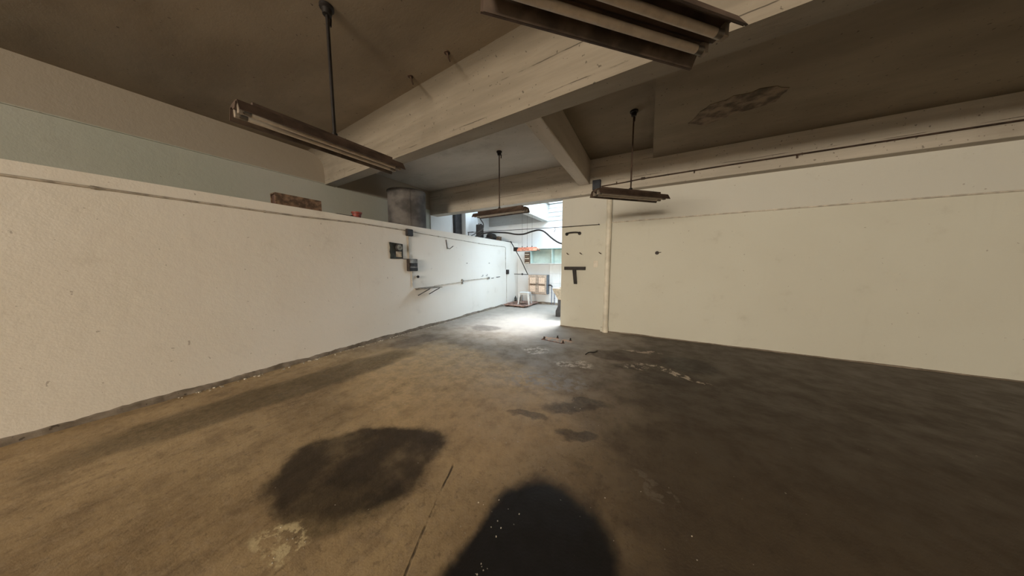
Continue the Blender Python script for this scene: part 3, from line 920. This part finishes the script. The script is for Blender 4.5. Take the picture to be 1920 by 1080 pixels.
t = thing('junction_box', 'blue black junction box on the beam above the left end of a lamp', 'junction box', (-1.04, 5.66, 3.19))
box('body', (0, -0.04, 0), (0.165, 0.08, 0.20), M_box_blue, t, bevel=0.008)
box('cover', (0, -0.086, 0), (0.15, 0.012, 0.185), M_box_blue, t, bevel=0.004)
t = thing('beam_conduit', 'rusty conduit running right from the blue black box on the beam', 'conduit', (-0.95, 5.66, 3.16))
tube('pipe', [(0.0, -0.02, 0.0), (0.45, -0.02, 0.01), (0.75, -0.02, 0.03), (2.1, -0.02, 0.045), (6.8, -0.02, 0.06)], 0.011, M_rod, t)
box('coupling', (0.78, -0.02, 0.032), (0.07, 0.034, 0.04), M_rod, t, bevel=0.004)
for x in (0.3, 1.6, 2.9):
    box('clip', (x, -0.01, 0.02), (0.02, 0.02, 0.05), M_rod, t)

# ------------------------------------------------------------------ ceiling details
def patch(name, label, pts, z):
    def f(bm):
        P = []
        n = len(pts)
        for i in range(n):
            a, b = Vector(pts[i]), Vector(pts[(i + 1) % n])
            for k in range(4):
                q = a.lerp(b, k / 4)
                P.append((q.x + random.uniform(-0.02, 0.02), q.y + random.uniform(-0.02, 0.02)))
        bm_prism(bm, P, 2, z - 0.006, z + 0.002)
    o = mesh(name, f, M_stain, cl)
    o['label'] = label
    return o


patch('spalled_patch', 'dark peeled patch on the lowered ceiling slab at the right',
      [(0.42, 4.55), (0.55, 4.22), (0.80, 4.12), (1.15, 4.10), (1.35, 4.25), (1.30, 4.50), (0.95, 4.56), (0.62, 4.74)], 3.55)
for x, y, label in ((-2.60, 2.20, 'rusty wire stub poking from the ceiling, left one'), (-1.98, 2.16, 'rusty wire stub poking from the ceiling, right one')):
    t = thing('wire_stub', label, 'wire stub', (x, y, ZC))
    tube('wire', [(0, 0, 0.01), (0.01, 0.01, -0.05), (0.05, -0.01, -0.11)], [0.012, 0.009, 0.006], M_rod, t)
    lathe('rust_ring', [(0.03, -0.005), (0.035, 0.002)], M_rod, t, seg=12)

# ------------------------------------------------------------------ back area
t = thing('mint_shelf', 'mint green open wall shelf on the far wall', 'shelf', (-3.96, YF, 1.54))
w = 2.6
box('back_panel', (w / 2, -0.008, 0.28), (w, 0.012, 0.54), M_green, t)
box('bottom_board', (w / 2, -0.15, 0.012), (w, 0.28, 0.024), M_white, t)
box('top_board', (w / 2, -0.15, 0.555), (w, 0.28, 0.022), M_green_d, t)
for x in (0.01, 0.86, 1.75, w - 0.01):
    box('divider', (x, -0.15, 0.284), (0.018, 0.27, 0.518), M_green, t)
t = thing('slatted_rack', 'narrow brown slatted rack at the left end of the mint shelf', 'rack', (-4.10, YF, 1.56))
for x in (-0.10, 0.10):
    box('side', (x, -0.14, 0.22), (0.02, 0.26, 0.44), M_brown, t)
for k in range(6):
    box('slat', (0, -0.268, 0.03 + k * 0.078), (0.18, 0.014, 0.045), M_brown if k % 2 else M_stone, t)
box('back', (0, -0.012, 0.22), (0.18, 0.02, 0.44), M_brown_d, t)

t = thing('wall_cabinet', 'small two-door cabinet with peach panels on the far wall', 'cabinet', (-3.66, YF, 0.40))
box('body', (0, -0.14, 0.365), (0.75, 0.28, 0.73), M_slate, t)
box('face_frame', (0, -0.285, 0.715), (0.75, 0.02, 0.03), M_frame, t)
box('face_frame', (0, -0.285, 0.015), (0.75, 0.02, 0.03), M_frame, t)
for sx in (-1, 1):
    cx = sx * 0.185
    def dframe(bm):
        for x0, x1, z0, z1 in ((-0.18, -0.135, 0.03, 0.70), (0.135, 0.18, 0.03, 0.70), (-0.135, 0.135, 0.655, 0.70),
                               (-0.135, 0.135, 0.03, 0.075), (-0.135, 0.135, 0.345, 0.385)):
            bm_box(bm, (cx + (x0 + x1) / 2, -0.30, (z0 + z1) / 2), (x1 - x0, 0.025, z1 - z0))
    d_ = mesh('door', dframe, M_frame, t)
    box('door_back', (cx, -0.291, 0.365), (0.27, 0.006, 0.62), M_brown_d, d_)
    box('panel', (cx, -0.299, 0.21), (0.245, 0.010, 0.245), M_peach, d_)
    box('panel', (cx, -0.299, 0.52), (0.245, 0.010, 0.245), M_peach, d_)
    box('rail_strip', (cx, -0.314, 0.365), (0.27, 0.006, 0.034), M_brown, d_)
    box('handle', (sx * 0.025, -0.318, 0.38), (0.016, 0.014, 0.08), M_iron, d_)

tag(tube('leaning_pole', [(-4.63, 8.30, 2.40), (-4.28, 8.46, 1.72), (-4.03, 8.56, 1.15)], 0.017, M_iron), 'thin dark pole slanting from the wall top to the peach cabinet', 'pole')
t = thing('flat_bar', 'short dark flat bar lying on the corner of the half-height wall', 'bar', (-4.68, 8.25, ZP))
box('bar', (0, 0, 0.012), (0.10, 0.36, 0.024), M_iron, t, bevel=0.003)
mesh('rivet', lambda bm: bm_tube(bm, [(0, 0.1, 0.02), (0, 0.1, 0.03)], 0.012, 8), M_steel, t)
t = thing('feed_pipe', 'thin horizontal pipe with a valve left of the peach cabinet', 'pipe', (-4.64, 8.66, 1.145))
tube('pipe', [(0, -0.05, 0), (0.30, 0, 0), (0.60, 0.0, -0.006)], 0.011, M_iron, t)
lathe('valve', [(0.015, -0.035), (0.032, -0.02), (0.032, 0.02), (0.015, 0.04)], M_iron, t, (0.33, 0, 0), 12)

# pallet and stool
t = thing('pallet', 'low reddish plank platform on the floor in the far corner', 'pallet', (-4.145, 8.28, 0))
for k in range(7):
    y = -0.52 + k * 0.173
    box('plank', (0.01 * (k % 2), y, 0.062), (0.90 + 0.03 * (k % 3), 0.160, 0.026), M_pallet, t, bevel=0.004)
for x in (-0.34, 0, 0.34):
    box('bearer', (x, 0, 0.0245), (0.07, 1.16, 0.049), M_brown_d, t)
for x, y, an in ((-0.34, -0.30, 0.12), (-0.24, -0.20, -0.1)):
    box('loose_slat', (x, y, 0.090), (0.07, 0.52, 0.024), M_pallet, t, rot=Matrix.Rotation(an, 4, 'Z'))
mesh('trap_plate', lambda bm: bm_box(bm, (0.20, -0.18, 0.079), (0.30, 0.30, 0.008)), M_brown_d, t)

t = thing('plastic_stool', 'white plastic stool standing on the reddish platform', 'stool', (-3.92, 8.10, 0.0835), 0.2)
def seat(bm):
    bm_prism(bm, [(-0.19, -0.15), (-0.15, -0.19), (0.15, -0.19), (0.19, -0.15), (0.19, 0.15), (0.15, 0.19), (-0.15, 0.19), (-0.19, 0.15)], 2, 0.40, 0.43)
mesh('seat', seat, M_white, t, bevel=0.008)
mesh('apron', lambda bm: [bm_box(bm, (0, s * 0.165, 0.375), (0.30, 0.012, 0.05)) for s in (-1, 1)] + [bm_box(bm, (s * 0.165, 0, 0.375), (0.012, 0.30, 0.05)) for s in (-1, 1)], M_white, t)
for sx in (-1, 1):
    for sy in (-1, 1):
        def lg(bm):
            top = [(-0.03, -0.03), (0.03, -0.03), (0.03, 0.03), (-0.03, 0.03)]
            A = [bm.verts.new((sx * 0.155 + p[0], sy * 0.155 + p[1], 0.40)) for p in top]
            B = [bm.verts.new((sx * 0.20 + p[0] * 0.65, sy * 0.20 + p[1] * 0.65, 0.0)) for p in top]
            for k in range(4):
                bm.faces.new((A[k], A[(k + 1) % 4], B[(k + 1) % 4], B[k]))
            bm.faces.new(A)
            bm.faces.new(B[::-1])
        mesh('leg', lg, M_white, t)

for x, y, h, label in ((-4.52, 8.50, 0.22, 'dark bottle left of the white stool by the wall'), (-4.38, 8.70, 0.25, 'dark bottle behind the white stool')):
    t = thing('bottle', label, 'bottle', (x, y, 0.0755))
    lathe('body', [(0.045, 0.0), (0.05, 0.01), (0.05, h * 0.62), (0.02, h * 0.8), (0.018, h * 0.92)], M_bottle, t, seg=16)
    lathe('cap', [(0.020, h * 0.92), (0.020, h)], M_iron, t, seg=12)

# sink at the passage edge
t = thing('stone_sink', 'stone laundry sink on a dark leg, half hidden by the ivory wall', 'sink', (-1.95, 7.05, 0))
def basin(bm):
    o1 = [(-0.46, -0.26), (0.46, -0.26), (0.46, 0.26), (-0.46, 0.26)]
    o2 = [(-0.30, -0.20), (0.30, -0.20), (0.30, 0.20), (-0.30, 0.20)]
    i1 = [(x * 0.9, y * 0.84) for x, y in o1]
    i2 = [(x * 0.86, y * 0.8) for x, y in o2]
    L = [[bm.verts.new((x, y, z)) for x, y in P] for P, z in ((o2, 0.50), (o1, 0.80), (o1, 0.83), (i1, 0.83), (i2, 0.56))]
    for a, b in zip(L, L[1:]):
        for k in range(4):
            bm.faces.new((a[k], a[(k + 1) % 4], b[(k + 1) % 4], b[k]))
    bm.faces.new(L[0])
    bm.faces.new(L[-1])
mesh('basin', basin, M_stone, t, bevel=0.006)
for sx in (-1, 1):
    pr = [(sx * 0.37, 0.0), (sx * 0.24, 0.0), (sx * 0.24, 0.52), (sx * 0.31, 0.52), (sx * 0.31, 0.30), (sx * 0.37, 0.17)]
    mesh('leg', lambda bm: bm_prism(bm, pr, 1, -0.20, -0.06), M_leg, t, bevel=0.006)
    mesh('leg', lambda bm: bm_prism(bm, pr, 1, 0.06, 0.20), M_leg, t, bevel=0.006)
t = thing('water_tap', 'dark tap on a blue grey upright pipe right of the cabinet', 'tap', (-3.17, YF - 0.05, 0.0))
tube('pipe', [(0, 0, 0.02), (0, 0, 0.70), (-0.02, -0.02, 0.73)], 0.014, M_bluepipe, t)
tube('spout', [(0.03, -0.02, 0.69), (0.0, -0.04, 0.73), (-0.10, -0.06, 0.735), (-0.16, -0.06, 0.73)], 0.020, M_iron, t)
box('valve_handle', (-0.05, -0.06, 0.765), (0.09, 0.018, 0.016), M_iron, t)
t = thing('waste_pipe', 'thin blue grey pipe bent into a gate shape beside the sink', 'pipe', (-3.05, YF - 0.07, 0))
tube('pipe', [(0, 0, 0.0), (0, 0, 0.60), (0.03, 0, 0.64), (0.5, 0, 0.66), (1.0, 0.0, 0.66)], 0.013, M_bluepipe, t)
for z in (0.25, 0.5):
    box('clip', (0, 0.02, z), (0.04, 0.05, 0.02), M_bluepipe, t)

# ------------------------------------------------------------------ floor fittings
t = thing('anchor_frame', 'rusty rectangle of old machine anchor bolts in the floor', 'anchor bolts', (-1.56, 4.68, 0))
for x, y in ((-0.24, -0.05), (-0.02, 0.14), (0.18, -0.13), (0.26, 0.10)):
    lathe('bolt', [(0.014, 0.0), (0.014, 0.045), (0.010, 0.05)], M_iron, t, (x, y, 0), 8)
    lathe('washer', [(0.030, 0.0), (0.030, 0.006)], M_rusty, t, (x, y, 0), 12)
mesh('rust_edge', lambda bm: [bm_box(bm, (-0.04, -0.14, 0.003), (0.44, 0.022, 0.006), Matrix.Rotation(-0.15, 4, 'Z')),
                              bm_box(bm, (-0.26, -0.03, 0.003), (0.022, 0.20, 0.006))], M_rusty, t)
tag(tube('wire_scrap', [(-0.86, 4.12, 0.006), (-0.82, 4.22, 0.02), (-0.75, 4.28, 0.012), (-0.72, 4.40, 0.006)], 0.008, M_iron, smooth=4),
    'short curl of black wire lying on the floor', 'wire')


def crumbs(bm):
    rnd = random.Random(3)
    spots = [(-1.68, 0.47, 0.12, 10), (-0.80, 1.12, 0.10, 6), (-0.72, 0.86, 0.08, 6), (-0.45, 1.05, 0.35, 8), (-1.10, 1.72, 0.25, 6),
             (-0.9, 3.62, 0.22, 14), (-1.66, 3.95, 0.18, 12), (-0.6, 2.55, 0.25, 10), (-2.3, 1.65, 0.25, 8), (0.2, 1.6, 0.4, 6)]
    for cx, cy, s, n in spots:
        for _ in range(n):
            r = rnd.uniform(0.0012, 0.0036)
            x, y = cx + rnd.gauss(0, s * 0.6), cy + rnd.gauss(0, s * 0.6)
            bm_box(bm, (x, y, r * 0.5), (r * 2, r * 1.6, r), Matrix.Rotation(rnd.uniform(0, 3), 4, 'Z'))
    for _ in range(160):      # crumbled plaster along the wall foot
        y = rnd.uniform(0.5, 7.4)
        r = rnd.uniform(0.004, 0.012)
        bm_box(bm, (XL + 0.04 + abs(rnd.gauss(0, 0.03)), y, r * 0.5), (r * 2, r * 1.6, r), Matrix.Rotation(rnd.uniform(0, 3), 4, 'Z'))


tag(mesh('plaster_crumbs', crumbs, M_crumb), 'scattered pale plaster crumbs on the floor and along the wall foot', 'debris', kind='stuff')
